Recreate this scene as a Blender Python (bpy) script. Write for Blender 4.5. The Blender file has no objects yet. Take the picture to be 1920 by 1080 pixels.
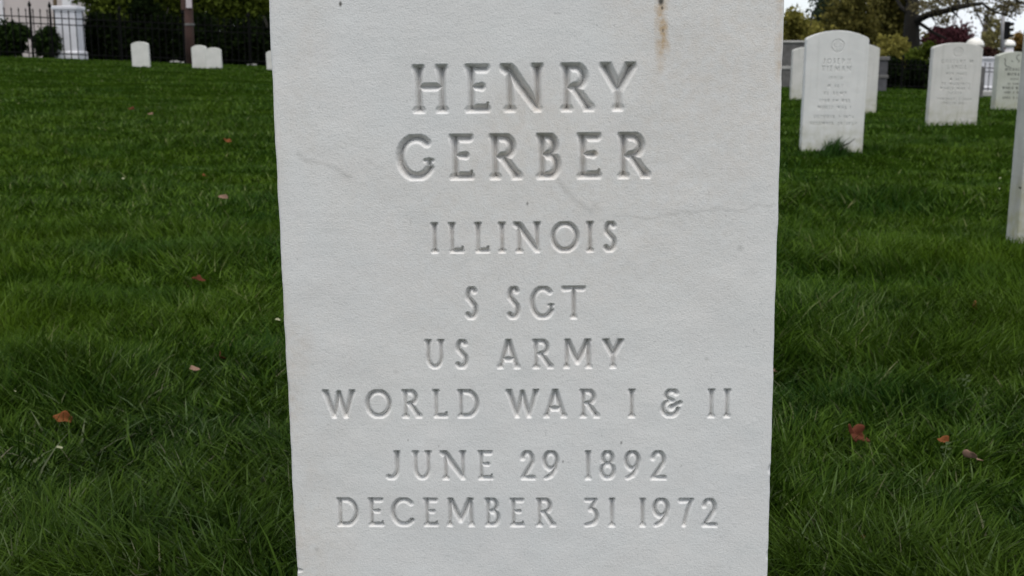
import bpy, math, random
import numpy as np
from mathutils import Matrix, Vector
R = math.radians
scene = bpy.context.scene
COL = scene.collection
rng = np.random.default_rng(7)
random.seed(7)

# ------------------------------------------------------------------ camera
FPX, PITCH, CZ = 2180.0, R(11.2), 0.53
cam_d = bpy.data.cameras.new('camera')
cam = bpy.data.objects.new('camera', cam_d); COL.objects.link(cam)
cam.location = (0, 0, CZ); cam.rotation_euler = (R(90) - PITCH, 0, 0)
cam_d.sensor_width = 36.0; cam_d.lens = 36.0 * FPX / 1920.0
cam_d.clip_start = 0.02; cam_d.clip_end = 3000
cam_d.dof.use_dof = True; cam_d.dof.focus_distance = 0.78; cam_d.dof.aperture_fstop = 25
scene.camera = cam

def at(px, py, Y):
    """a place in the world: column/row of the survey photo (1920 wide) and metres ahead of the camera"""
    u = (px - 960) / FPX; v = (540 - py) / FPX
    d = (u, math.cos(PITCH) + v * math.sin(PITCH), -math.sin(PITCH) + v * math.cos(PITCH))
    t = Y / d[1]
    return Vector((d[0] * t, Y, CZ + d[2] * t))
def sx(px, Y):
    return at(px, 110, Y).x

# ------------------------------------------------------------------ noise + terrain
def _hash(ix, iy, seed):
    h = (ix.astype(np.int64) * 374761393 + iy.astype(np.int64) * 668265263 + seed * 982451653) & 0xFFFFFFFF
    h = ((h ^ (h >> 13)) * 1274126177) & 0xFFFFFFFF
    return ((h ^ (h >> 16)) & 0xFFFF) / 65535.0
def vnoise(x, y, seed=0):
    x = np.asarray(x, float); y = np.asarray(y, float)
    ix = np.floor(x); iy = np.floor(y); fx = x - ix; fy = y - iy
    fx = fx * fx * (3 - 2 * fx); fy = fy * fy * (3 - 2 * fy)
    a = _hash(ix, iy, seed); b = _hash(ix + 1, iy, seed); c = _hash(ix, iy + 1, seed); d = _hash(ix + 1, iy + 1, seed)
    return (a * (1 - fx) + b * fx) * (1 - fy) + (c * (1 - fx) + d * fx) * fy
def fbm(x, y, seed=0, o=3):
    s = 0; a = 1; t = 0
    for k in range(o):
        s = s + a * vnoise(x * 2 ** k, y * 2 ** k, seed + k); t += a; a *= .5
    return s / t
PL_Y = np.array([-50, 2.5, 6, 12, 18, 23, 30, 37, 45, 70, 400]); PL_Z = np.array([0, 0, .05, .18, .33, .41, .45, .45, .42, .3, .1])
PR_Y = np.array([-50, 2.5, 6, 8, 11, 14, 20, 30, 44, 70, 400]); PR_Z = np.array([0, -.01, -.025, .04, .06, .03, -.1, -.32, -.62, -.9, -.9])
def gz_base(x, y):
    x = np.asarray(x, float); y = np.asarray(y, float)
    w = np.clip((x / np.maximum(y, 2.5) + .36) / .68, -.15, 1.15)
    return np.interp(y, PL_Y, PL_Z) * (1 - w) + np.interp(y, PR_Y, PR_Z) * w
def gz(x, y):
    x = np.asarray(x, float); y = np.asarray(y, float)
    amp = np.clip(y / 3, .25, 1) * np.clip((60 - y) / 20, 0, 1)
    rip = (fbm(x * .45 + .3 * y, y * 1.5, 3, 2) - .5) * .11 + (vnoise(x * 1.7, y * 3.3, 9) - .5) * .022
    return gz_base(x, y) + rip * amp
def g(x, y):
    return float(gz(x, y))

# ------------------------------------------------------------------ object helpers
def tag(o, label=None, cat=None, group=None, kind=None):
    if label: o['label'] = label
    if cat: o['category'] = cat
    if group: o['group'] = group
    if kind: o['kind'] = kind
    return o
def empty(name, loc=(0, 0, 0), rz=0):
    o = bpy.data.objects.new(name, None); COL.objects.link(o)
    o.location = loc; o.rotation_euler = (0, 0, rz); o.empty_display_size = .1
    return o
def np_mesh(name, V, faces, mat, parent=None, smooth=False, attrs=None):
    """faces: list of int arrays (n,k)"""
    me = bpy.data.meshes.new(name)
    V = np.asarray(V, np.float32)
    me.vertices.add(len(V)); me.vertices.foreach_set('co', V.ravel())
    faces = [np.asarray(f, np.int32) for f in faces if len(f)]
    nl = sum(f.size for f in faces); nf = sum(len(f) for f in faces)
    me.loops.add(nl); me.loops.foreach_set('vertex_index', np.concatenate([f.ravel() for f in faces]))
    tot = np.concatenate([np.full(len(f), f.shape[1], np.int32) for f in faces])
    st = np.zeros(nf, np.int32); st[1:] = np.cumsum(tot)[:-1]
    me.polygons.add(nf); me.polygons.foreach_set('loop_start', st); me.polygons.foreach_set('loop_total', tot)
    if smooth: me.polygons.foreach_set('use_smooth', np.ones(nf, bool))
    for k, a in (attrs or {}).items():
        at_ = me.attributes.new(k, 'FLOAT', 'POINT'); at_.data.foreach_set('value', np.asarray(a, np.float32))
    me.update(calc_edges=True)
    me.materials.append(mat)
    o = bpy.data.objects.new(name, me); COL.objects.link(o)
    if parent: o.parent = parent
    return o

class MB:
    def __init__(s): s.v = []; s.f = []
    def add(s, vs, fs):
        b = len(s.v); s.v += [tuple(q) for q in vs]; s.f += [tuple(i + b for i in q) for q in fs]
    def box(s, c, d, rz=0, bev=0.0):
        cx, cy, cz = c; hx, hy, hz = d[0] / 2, d[1] / 2, d[2] / 2
        def ring(ix, iy, z):
            return [(-ix, -iy, z), (ix, -iy, z), (ix, iy, z), (-ix, iy, z)]
        b = min(bev, hx * .9, hy * .9, hz * .9)
        if b > 0:
            lv = [ring(hx - b, hy - b, -hz), ring(hx, hy, -hz + b), ring(hx, hy, hz - b), ring(hx - b, hy - b, hz)]
        else:
            lv = [ring(hx, hy, -hz), ring(hx, hy, hz)]
        vs = [q for r in lv for q in r]; fs = [(3, 2, 1, 0)]
        for k in range(len(lv) - 1):
            for i in range(4):
                j = (i + 1) % 4; fs.append((k * 4 + i, k * 4 + j, k * 4 + 4 + j, k * 4 + 4 + i))
        n = (len(lv) - 1) * 4; fs.append((n, n + 1, n + 2, n + 3))
        ca, sa = math.cos(rz), math.sin(rz)
        s.add([(cx + x * ca - y * sa, cy + x * sa + y * ca, cz + z) for x, y, z in vs], fs)
    def tube(s, pts, rad, n=8):
        pts = [Vector(p) for p in pts]; rings = []
        up = None
        for i, p in enumerate(pts):
            d = (pts[min(i + 1, len(pts) - 1)] - pts[max(i - 1, 0)]).normalized()
            a = Vector((1, 0, 0)) if up is None else up
            if abs(d.dot(a)) > .95: a = Vector((0, 1, 0))
            a = (a - d * d.dot(a)).normalized(); up = a; b = d.cross(a)
            r = rad[i] if hasattr(rad, '__len__') else rad
            rings.append([p + (a * math.cos(t) + b * math.sin(t)) * r for t in [2 * math.pi * k / n for k in range(n)]])
        vs = [q for r in rings for q in r]; fs = []
        for k in range(len(rings) - 1):
            for i in range(n):
                j = (i + 1) % n; fs.append((k * n + i, k * n + j, k * n + n + j, k * n + n + i))
        fs.append(tuple(range(n - 1, -1, -1))); m = (len(rings) - 1) * n; fs.append(tuple(range(m, m + n)))
        s.add(vs, fs)
    def lathe(s, prof, c=(0, 0, 0), n=20):
        vs = []; fs = []
        for r, z in prof:
            for k in range(n):
                t = 2 * math.pi * k / n; vs.append((c[0] + r * math.cos(t), c[1] + r * math.sin(t), c[2] + z))
        for k in range(len(prof) - 1):
            for i in range(n):
                j = (i + 1) % n; fs.append((k * n + i, k * n + j, k * n + n + j, k * n + n + i))
        fs.append(tuple(range(n - 1, -1, -1))); m = (len(prof) - 1) * n; fs.append(tuple(range(m, m + n)))
        s.add(vs, fs)
    def build(s, name, mat, parent=None, smooth=False):
        me = bpy.data.meshes.new(name); me.from_pydata(s.v, [], s.f); me.update(); me.materials.append(mat)
        if smooth:
            for p in me.polygons: p.use_smooth = True
        o = bpy.data.objects.new(name, me); COL.objects.link(o)
        if parent: o.parent = parent
        return o

# ------------------------------------------------------------------ materials
class NT:
    def __init__(s, name):
        s.m = bpy.data.materials.new(name); s.m.use_nodes = True; s.t = s.m.node_tree
        s.b = s.t.nodes['Principled BSDF']; s.out = s.t.nodes['Material Output']
    def n(s, typ, **kw):
        q = s.t.nodes.new(typ)
        for k, v in kw.items(): setattr(q, k, v)
        return q
    def l(s, a, b): s.t.links.new(a, b)
    def coord(s, which='Object', scale=(1, 1, 1)):
        tc = s.n('ShaderNodeTexCoord'); mp = s.n('ShaderNodeMapping'); mp.inputs['Scale'].default_value = scale
        s.l(tc.outputs[which], mp.inputs[0]); return mp.outputs[0]
    def noise(s, vec, scale, detail=4, rough=.55):
        q = s.n('ShaderNodeTexNoise'); q.inputs['Scale'].default_value = scale; q.inputs['Detail'].default_value = detail
        q.inputs['Roughness'].default_value = rough
        if vec is not None: s.l(vec, q.inputs['Vector'])
        return q.outputs['Fac']
    def ramp(s, fac, stops):
        q = s.n('ShaderNodeValToRGB'); e = q.color_ramp.elements
        while len(e) < len(stops): e.new(.5)
        for k, (p, c) in enumerate(stops):
            e[k].position = p; e[k].color = (*c, 1) if len(c) == 3 else c
        s.l(fac, q.inputs[0]); return q.outputs[0]
    def mix(s, fac, a, b, typ='MIX'):
        q = s.n('ShaderNodeMix', data_type='RGBA', blend_type=typ)
        for v, i in ((fac, 0), (a, 6), (b, 7)):
            if isinstance(v, (int, float)): q.inputs[i].default_value = v
            elif isinstance(v, tuple): q.inputs[i].default_value = (*v, 1)
            else: s.l(v, q.inputs[i])
        return q.outputs[2]
    def attr(s, name):
        q = s.n('ShaderNodeAttribute'); q.attribute_name = name; return q.outputs['Fac']
    def math(s, op, a, b=None):
        q = s.n('ShaderNodeMath', operation=op)
        for i, v in enumerate((a, b)):
            if v is None: continue
            if isinstance(v, (int, float)): q.inputs[i].default_value = v
            else: s.l(v, q.inputs[i])
        return q.outputs[0]
    def bump(s, h, strength, dist):
        q = s.n('ShaderNodeBump'); q.inputs['Strength'].default_value = strength; q.inputs['Distance'].default_value = dist
        s.l(h, q.inputs['Height']); s.l(q.outputs[0], s.b.inputs['Normal'])
def simple(name, c, rough=.7, var=.15, scale=3.0, metal=0, bump=0, spec=.5):
    k = NT(name); vec = k.coord()
    f = k.noise(vec, scale, 5)
    lo = tuple(v * (1 - var) for v in c); hi = tuple(min(1, v * (1 + var)) for v in c)
    k.l(k.ramp(f, [(.3, lo), (.7, hi)]), k.b.inputs['Base Color'])
    k.b.inputs['Roughness'].default_value = rough; k.b.inputs['Metallic'].default_value = metal
    k.b.inputs['Specular IOR Level'].default_value = spec
    if bump: k.bump(k.noise(vec, scale * 6, 4), .6, bump)
    return k.m

def marble(name, base, dark, grain_scale, grain_dist, ink=(.06, .065, .06), streak=0.0, moss=0.0):
    k = NT(name); vec = k.coord()
    big = k.noise(vec, 7, 4); mid = k.noise(vec, 38, 4); fine = k.noise(vec, grain_scale, 3, .6)
    c = k.ramp(big, [(.33, dark), (.62, base)])
    c = k.mix(k.ramp(mid, [(.35, (0, 0, 0)), (.75, (.35, .35, .35))]), c, tuple(v * f for v, f in zip(base, (1.02, .97, .95))))
    c = k.mix(k.ramp(fine, [(.40, (.5, .5, .5)), (.47, (0, 0, 0))]), c, tuple(v * .80 for v in base))
    if streak:
        v2 = k.coord(scale=(55, 8, 3)); s_ = k.noise(v2, 1, 3)
        c = k.mix(k.ramp(s_, [(.55, (0, 0, 0)), (.75, (streak,) * 3)]), c, (.30, .29, .25))
    if moss:
        sp = k.n('ShaderNodeSeparateXYZ'); k.l(vec, sp.inputs[0])
        h = k.n('ShaderNodeMapRange'); h.inputs[1].default_value = .22; h.inputs[2].default_value = .0
        k.l(sp.outputs[2], h.inputs[0])
        mm = k.math('MULTIPLY', h.outputs[0], k.ramp(k.noise(vec, 22, 5), [(.35, (0, 0, 0)), (.65, (moss,) * 3)]))
        c = k.mix(mm, c, (.32, .31, .19))
    # weathering with shapes of its own: rusty run, grey veins, dark specks, tan edge stain; also warm light painted up high
    c = k.mix(k.math('MULTIPLY', k.attr('rust_warm_light'), k.ramp(k.noise(vec, 160, 4), [(.3, (.25,) * 3), (.65, (1,) * 3)])), c, (.43, .265, .10))
    c = k.mix(k.attr('vein'), c, (.24, .23, .21))
    c = k.mix(k.attr('speck'), c, (.06, .055, .045))
    c = k.mix(k.attr('ink'), c, ink)
    k.l(c, k.b.inputs['Base Color'])
    k.b.inputs['Roughness'].default_value = .78; k.b.inputs['Specular IOR Level'].default_value = .25
    h = k.math('ADD', fine, k.math('MULTIPLY', k.noise(vec, grain_scale * .22, 5, .7), 1.6))
    k.bump(h, .42, grain_dist)
    return k.m

def foliage(name, c0, c1, c2, patch=.4, trans=.25, rough=.6, spec=.05):
    """leaf colour: random from leaf to leaf, patches of growth"""
    k = NT(name); geo = k.n('ShaderNodeNewGeometry'); vec = k.coord()
    c = k.ramp(geo.outputs['Random Per Island'], [(.0, c0), (.55, c1), (1., c2)])
    p = k.noise(vec, patch, 3)
    c = k.mix(k.ramp(p, [(.35, (0, 0, 0)), (.68, (.65, .65, .65))]), c, c2)
    k.l(c, k.b.inputs['Base Color']); k.b.inputs['Roughness'].default_value = rough
    k.b.inputs['Specular IOR Level'].default_value = spec
    tr = k.n('ShaderNodeBsdfTranslucent'); k.l(c, tr.inputs[0])
    mx = k.n('ShaderNodeMixShader'); mx.inputs[0].default_value = trans
    k.l(k.b.outputs[0], mx.inputs[1]); k.l(tr.outputs[0], mx.inputs[2]); k.l(mx.outputs[0], k.out.inputs[0])
    return k.m

def grass_mat():
    k = NT('grass_blade'); geo = k.n('ShaderNodeNewGeometry'); vec = k.coord()
    rnd = geo.outputs['Random Per Island']
    c = k.ramp(rnd, [(0, (.007, .022, .0016)), (.40, (.025, .057, .0034)), (.74, (.055, .103, .0072)), (.90, (.082, .136, .022)), (.97, (.115, .165, .055)), (.995, (.16, .16, .07)), (1, (.18, .17, .08))])
    c = k.mix(k.ramp(k.noise(vec, 1.1, 4), [(.42, (0, 0, 0)), (.66, (.7, .7, .7))]), c, (.054, .096, .004))
    c = k.mix(k.ramp(k.noise(k.coord(scale=(1, 1.9, 1)), 1.7, 3), [(.48, (0, 0, 0)), (.70, (.6, .6, .6))]), c, (.011, .040, .005))
    c = k.mix(k.attr('near_shade'), c, k.mix(1.0, c, (.80, .78, 1.15), 'MULTIPLY'))   # bluer foreground grass, with shade painted into its blade colour
    k.l(c, k.b.inputs['Base Color'])
    k.b.inputs['Roughness'].default_value = .6; k.b.inputs['Specular IOR Level'].default_value = .05
    tr = k.n('ShaderNodeBsdfTranslucent'); k.l(c, tr.inputs[0])
    mx = k.n('ShaderNodeMixShader'); mx.inputs[0].default_value = .22
    k.l(k.b.outputs[0], mx.inputs[1]); k.l(tr.outputs[0], mx.inputs[2]); k.l(mx.outputs[0], k.out.inputs[0])
    return k.m

M = {}
M['main'] = marble('weathered_marble', (.692, .684, .668), (.665, .662, .655), 900, .0005)
M['stone'] = marble('pale_marble', (.655, .65, .625), (.58, .58, .56), 320, .0008, streak=.18, moss=.8)
M['stone2'] = marble('dull_marble', (.58, .565, .53), (.50, .495, .46), 320, .0008, streak=.3, moss=.8)
M['stone3'] = marble('greenish_marble', (.46, .47, .41), (.37, .38, .32), 320, .0008, streak=.5, moss=.9)
M['stain'] = marble('stained_marble', (.50, .50, .46), (.38, .38, .34), 320, .0008, streak=.8, moss=1.0)
M['far'] = marble('distant_marble', (.62, .61, .57), (.52, .52, .48), 200, .0008, moss=.5)
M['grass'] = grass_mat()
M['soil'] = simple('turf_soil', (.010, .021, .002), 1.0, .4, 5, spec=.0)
M['iron'] = simple('black_iron', (.006, .006, .006), .9, .3, 20, spec=.05)
M['white'] = simple('white_masonry', (.62, .61, .64), .8, .08, 2)
M['wood'] = simple('brown_pole', (.055, .026, .02), .85, .35, 4, bump=.004)
M['paper'] = simple('pale_notice', (.50, .44, .45), .7, .06, 4)
M['bark'] = simple('bark', (.011, .009, .006), .95, .45, 2.5, bump=.02)
M['palebark'] = simple('pale_bark', (.16, .14, .12), .95, .3, 3)
M['tanbark'] = simple('tan_bark', (.12, .085, .045), .95, .3, 3)
M['wall'] = simple('cream_wall', (.50, .44, .42), .85, .08, .35)
M['trim'] = simple('white_trim', (.66, .64, .65), .7, .06, 1)
M['roof'] = simple('slate', (.08, .08, .085), .7, .25, 3)
M['glass'] = simple('window_glass', (.03, .035, .04), .08, .2, 1)
M['granite'] = simple('grey_granite', (.10, .095, .09), .75, .35, 9)
M['granite2'] = simple('dark_granite', (.062, .06, .064), .7, .3, 9)
M['coping'] = simple('pale_coping', (.33, .32, .30), .8, .15, 3)
M['dome'] = simple('white_dome', (.78, .76, .71), .5, .04, 1)
M['metal'] = simple('grey_pole', (.20, .20, .21), .45, .15, 6, metal=.3)
M['black'] = simple('black_housing', (.008, .008, .009), .7, .2, 6, spec=.1)
M['lens'] = simple('dark_lens', (.05, .012, .01), .25, .2, 6)
M['asphalt'] = simple('asphalt', (.05, .05, .052), .9, .2, 2)
M['leaf_red'] = simple('dry_leaf_red', (.085, .026, .014), .7, .45, 60, spec=.05)
M['leaf_orange'] = simple('dry_leaf_orange', (.14, .05, .018), .7, .4, 60, spec=.05)
M['leaf_pale'] = simple('dry_leaf_pale', (.20, .125, .09), .7, .35, 60, spec=.05)
M['petal'] = simple('pale_petal', (.26, .26, .15), .7, .15, 60)
M['sprig'] = simple('pale_sprig', (.24, .30, .14), .6, .2, 60)
M['twig'] = simple('dark_twig', (.02, .014, .01), .9, .3, 30)
M['pebble'] = simple('pale_pebble', (.24, .235, .22), .8, .2, 8)

# ------------------------------------------------------------------ world and light
w = bpy.data.worlds.new('World'); scene.world = w; w.use_nodes = True
nt = w.node_tree; bg = nt.nodes['Background']
sky = nt.nodes.new('ShaderNodeTexSky'); sky.sky_type = 'NISHITA'; sky.sun_disc = False
SUN_EL, SUN_AZ = R(70), R(172)      # azimuth clockwise from the view direction
sky.sun_elevation = SUN_EL; sky.sun_rotation = SUN_AZ
sky.air_density = 1.0; sky.dust_density = 1.5; sky.ozone_density = 1.0; sky.altitude = 50
# thin broken overcast: bright cloud over most of the sky, some pale blue between
tc = nt.nodes.new('ShaderNodeTexCoord'); mp = nt.nodes.new('ShaderNodeMapping'); mp.inputs['Scale'].default_value = (1, 1, 2.2)
nz = nt.nodes.new('ShaderNodeTexNoise'); nz.inputs['Scale'].default_value = 2.6; nz.inputs['Detail'].default_value = 6
cr_ = nt.nodes.new('ShaderNodeMapRange'); cr_.inputs[1].default_value = .35; cr_.inputs[2].default_value = .62; cr_.inputs[3].default_value = .62; cr_.inputs[4].default_value = 1.0
mxw = nt.nodes.new('ShaderNodeMix'); mxw.data_type = 'RGBA'; mxw.inputs[7].default_value = (4.6, 4.85, 5.2, 1)
nt.links.new(tc.outputs['Generated'], mp.inputs[0]); nt.links.new(mp.outputs[0], nz.inputs['Vector']); nt.links.new(nz.outputs['Fac'], cr_.inputs[0])
nt.links.new(cr_.outputs[0], mxw.inputs[0]); nt.links.new(sky.outputs[0], mxw.inputs[6]); nt.links.new(mxw.outputs[2], bg.inputs[0])
bg.inputs[1].default_value = .13
sd = bpy.data.lights.new('sun', 'SUN'); sd.energy = 1.5; sd.angle = R(45); sd.color = (1, .95, .87)
so = bpy.data.objects.new('sun', sd); COL.objects.link(so)
dirv = Vector((math.sin(SUN_AZ) * math.cos(SUN_EL), math.cos(SUN_AZ) * math.cos(SUN_EL), math.sin(SUN_EL)))
so.rotation_euler = dirv.to_track_quat('Z', 'Y').to_euler()
scene.view_settings.view_transform = 'Standard'; scene.view_settings.look = 'None'
scene.view_settings.exposure = 0.66; scene.view_settings.gamma = 1
scene.render.film_transparent = False

# ------------------------------------------------------------------ carved letters
def arc(cx, cy, rx, ry, a0, a1, n=18, w0=1, w1=1):
    return [(cx + rx * math.cos(R(a0 + (a1 - a0) * i / n)), cy + ry * math.sin(R(a0 + (a1 - a0) * i / n)), w0 + (w1 - w0) * i / n) for i in range(n + 1)]
def ln(*p): return [(q[0], q[1], q[2] if len(q) > 2 else 1) for q in p]
def stem(x, y0=0, y1=1, top=1, bot=1):
    h = y1 - y0
    p = [(x, y0, 1.28), (x, y0 + .09 * h, .85)] if bot else [(x, y0, .85)]
    p += [(x, y0 + .5 * h, .80), (x, y0 + .76 * h, .92), (x, y0 + .9 * h, 1.08), (x, y1, 1.32)] if top else [(x, y1, .85)]
    out = [ln(*p)]
    return out
G_ = {
 'H': stem(.13) + stem(.88) + [ln((.16, .55, .8), (.85, .55, .8))],
 'E': stem(.18) + [ln((.18, 1, 1), (.88, 1, 1.05)), ln((.22, .54, .7), (.5, .54, .72), (.70, .54, .88)), ln((.18, 0), (.92, 0, .95)), ln((.92, 0, .9), (1.0, .14, .3))],
 'N': stem(.12, bot=1, top=0) + stem(.90, bot=0) + [ln((.02, 1, 1.3), (.16, .90, 1.3), (.90, 0, 1.0))],
 'R': stem(.14) + [ln((.14, 1), (.42, 1)) + arc(.42, .75, .34, .25, 90, -90) + ln((.20, .49, .8)), ln((.44, .49), (.84, .10, 1.0), (.94, 0, 1.25))],
 'Y': [ln((.5, .44), (.5, .1, .9), (.5, 0, 1.22)), ln((.05, 1, 1.3), (.2, .8, 1.2), (.5, .44, 1.15)), ln((.95, 1, 1.25), (.8, .8, 1.15), (.5, .44, 1.1))],
 'G': [arc(.50, .5, .50, .5, 48, 326), ln((.78, .42, .5), (1.0, .42, .5)), ln((.90, .40, .8), (.90, .2, .6))],
 'B': stem(.14) + [ln((.14, 1), (.42, 1)) + arc(.42, .77, .34, .23, 90, -90) + ln((.20, .54, .8)), ln((.20, .54, .8), (.46, .54)) + arc(.46, .27, .42, .27, 90, -90) + ln((.14, 0))],
 'I': stem(.5),
 'L': stem(.2, bot=0) + [ln((.2, 0), (.90, 0)), ln((.90, 0, .9), (.97, .14, .5)), ln((.2, 0), (.12, 0, .7))],
 'O': [arc(.5, .5, .5, .5, 0, 360, 36)],
 'S': [arc(.55, .76, .36, .24, 40, 200) + arc(.47, .27, .42, .27, 62, -140)[3:]],
 'T': [ln((.0, 1, 1.15), (.3, 1, 1), (.7, 1, 1), (1, 1, 1.15)), ln((.5, 1), (.5, .1, .9), (.5, 0, 1.22))],
 'U': stem(.12, .35, 1, bot=0) + stem(.88, .35, 1, bot=0) + [arc(.5, .37, .38, .37, 180, 360, 18, .85, .85)],
 'A': [ln((.5, 1, 1.2), (.12, .1, .9), (.07, 0, 1.18)), ln((.5, 1, 1.2), (.88, .1, 1), (.93, 0, 1.22)), ln((.22, .3), (.8, .3))],
 'M': [ln((.1, 1, 1.1), (.06, 0, .8)), ln((.9, 1, 1.1), (.94, 0, .95)), ln((.1, 1, 1.18), (.5, .18, 1)), ln((.9, 1, 1.3), (.5, .18, 1)), ln((.06, .1, .9), (.06, 0, 1.18)), ln((.94, .1, .95), (.94, 0, 1.22))],
 'W': [ln((.05, 1, 1.25), (.12, .76, 1.1), (.32, 0, 1)), ln((.5, .95, 1), (.32, 0, .9)), ln((.5, .95, 1), (.72, 0, 1)), ln((.95, 1, 1.22), (.89, .76, 1), (.72, 0, .9))],
 'D': stem(.12) + [ln((.12, 1), (.42, 1)) + arc(.42, .5, .55, .5, 90, -90) + ln((.12, 0))],
 'C': [arc(.54, .5, .54, .5, 45, 318)],
 'J': [ln((.82, 1, 1.3), (.82, .84, 1.15), (.80, .35, 1)), arc(.32, .34, .48, .34, 0, -118)],
 'P': stem(.14) + [ln((.14, 1), (.46, 1)) + arc(.46, .74, .40, .26, 90, -90) + ln((.2, .48, .8))],
 'V': [ln((.05, 1, 1.1), (.5, 0, 1)), ln((.95, 1, 1), (.5, 0, 1)), ('s', .05, 1, 1.22), ('s', .95, 1, 1.22)],
 'K': stem(.14) + [ln((.9, 1), (.2, .5), (.95, 0)), ('s', .95, 0, 1.18)],
 'F': stem(.18) + [ln((.18, 1), (.9, 1)), ln((.18, .54), (.7, .54))],
 '&': [arc(.50, .80, .30, .20, 35, 205) + ln((.32, .64), (.55, .60, .9)), arc(.42, .29, .42, .29, 110, 355), ln((.50, .34, 1.22), (.98, .52, .9))],
 '1': [ln((.55, 1, 1.2), (.55, .8, 1), (.55, 0, .9)), ln((.55, 1, 1), (.15, .86, .6)), ln((.55, .1, .9), (.55, 0, 1.22))],
 '2': [arc(.48, .70, .44, .30, 165, -25) + ln((.08, 0)), ln((.08, 0), (.98, 0, 1.1))],
 '3': [ln((.08, 1, .9), (.80, 1, .9), (.42, .62, .9)), ln((.42, .62)) + arc(.38, .33, .52, .30, 75, -60) + ln((.05, 0, .8))],
 '4': [ln((.72, 0), (.72, 1), (.02, .3), (1, .3))],
 '5': [ln((.85, 1), (.22, 1), (.16, .58)), arc(.4, .32, .5, .32, 120, -125)],
 '6': [arc(.5, .32, .46, .32, 0, 360, 28), ln((.8, 1), (.3, .72), (.05, .4))],
 '7': [ln((.02, .98, 1), (.98, 1, 1), (.60, .5, .95), (.35, 0, .85))],
 '8': [arc(.5, .77, .36, .23, 0, 360, 28), arc(.5, .27, .48, .27, 0, 360, 30)],
 '9': [arc(.48, .68, .46, .32, 0, 360, 28), ln((.94, .66), (.80, .34), (.50, .10), (.10, 0, .8))],
}
ADV = {'I': .28, '1': .35, 'W': 1.15, 'M': 1.05, 'O': .95, 'G': .9, 'N': .9, 'H': .85, 'J': .55, 'L': .6, 'E': .6, 'S': .5, ' ': .55}
def letter_caps(ch, xl, xr, zb, zt, wd):
    """capsules (x0,z0,w0,x1,z1,w1) of one carved letter"""
    out = []; a = xl + wd * .8; b = xr - wd * .8; c = zb + wd * .75; d = zt - wd * .75
    if b < a: a = b = (xl + xr) / 2
    X = lambda u: a + (b - a) * u
    Z = lambda v: c + (d - c) * v
    for st in G_[ch]:
        if st[0] == 's':
            _, u, v, l = st; k = .10 if v < .5 else -.10
            out.append((X(u), Z(v), wd * 1.45, X(u + (.5 - u) * .12), Z(v + k), wd * .9))
            continue
        for p, q in zip(st[:-1], st[1:]):
            out.append((X(p[0]), Z(p[1]), wd * p[2], X(q[0]), Z(q[1]), wd * q[2]))
    return [o + (zb, zt, wd * .8) for o in out]
def line_caps(text, zc, cap, wd, width=None, x_c=0.0, gap=.30):
    ws = [ADV.get(ch, .75) * cap for ch in text]
    tot = sum(ws) + gap * cap * (len(text) - 1)
    s = (width / tot) if width else 1.0
    x = x_c - tot * s / 2; out = []
    for ch, q in zip(text, ws):
        if ch != ' ': out += letter_caps(ch, x, x + q * s, zc - cap / 2, zc + cap / 2, wd)
        x += (q + gap * cap) * s
    return out
def poly_d(X, Z, pts):
    D = np.full(X.shape, 9.0)
    for (x0, z0), (x1, z1) in zip(pts[:-1], pts[1:]):
        dx, dz = x1 - x0, z1 - z0; t = np.clip(((X - x0) * dx + (Z - z0) * dz) / (dx * dx + dz * dz + 1e-12), 0, 1)
        D = np.minimum(D, np.hypot(X - x0 - t * dx, Z - z0 - t * dz))
    return D

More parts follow.
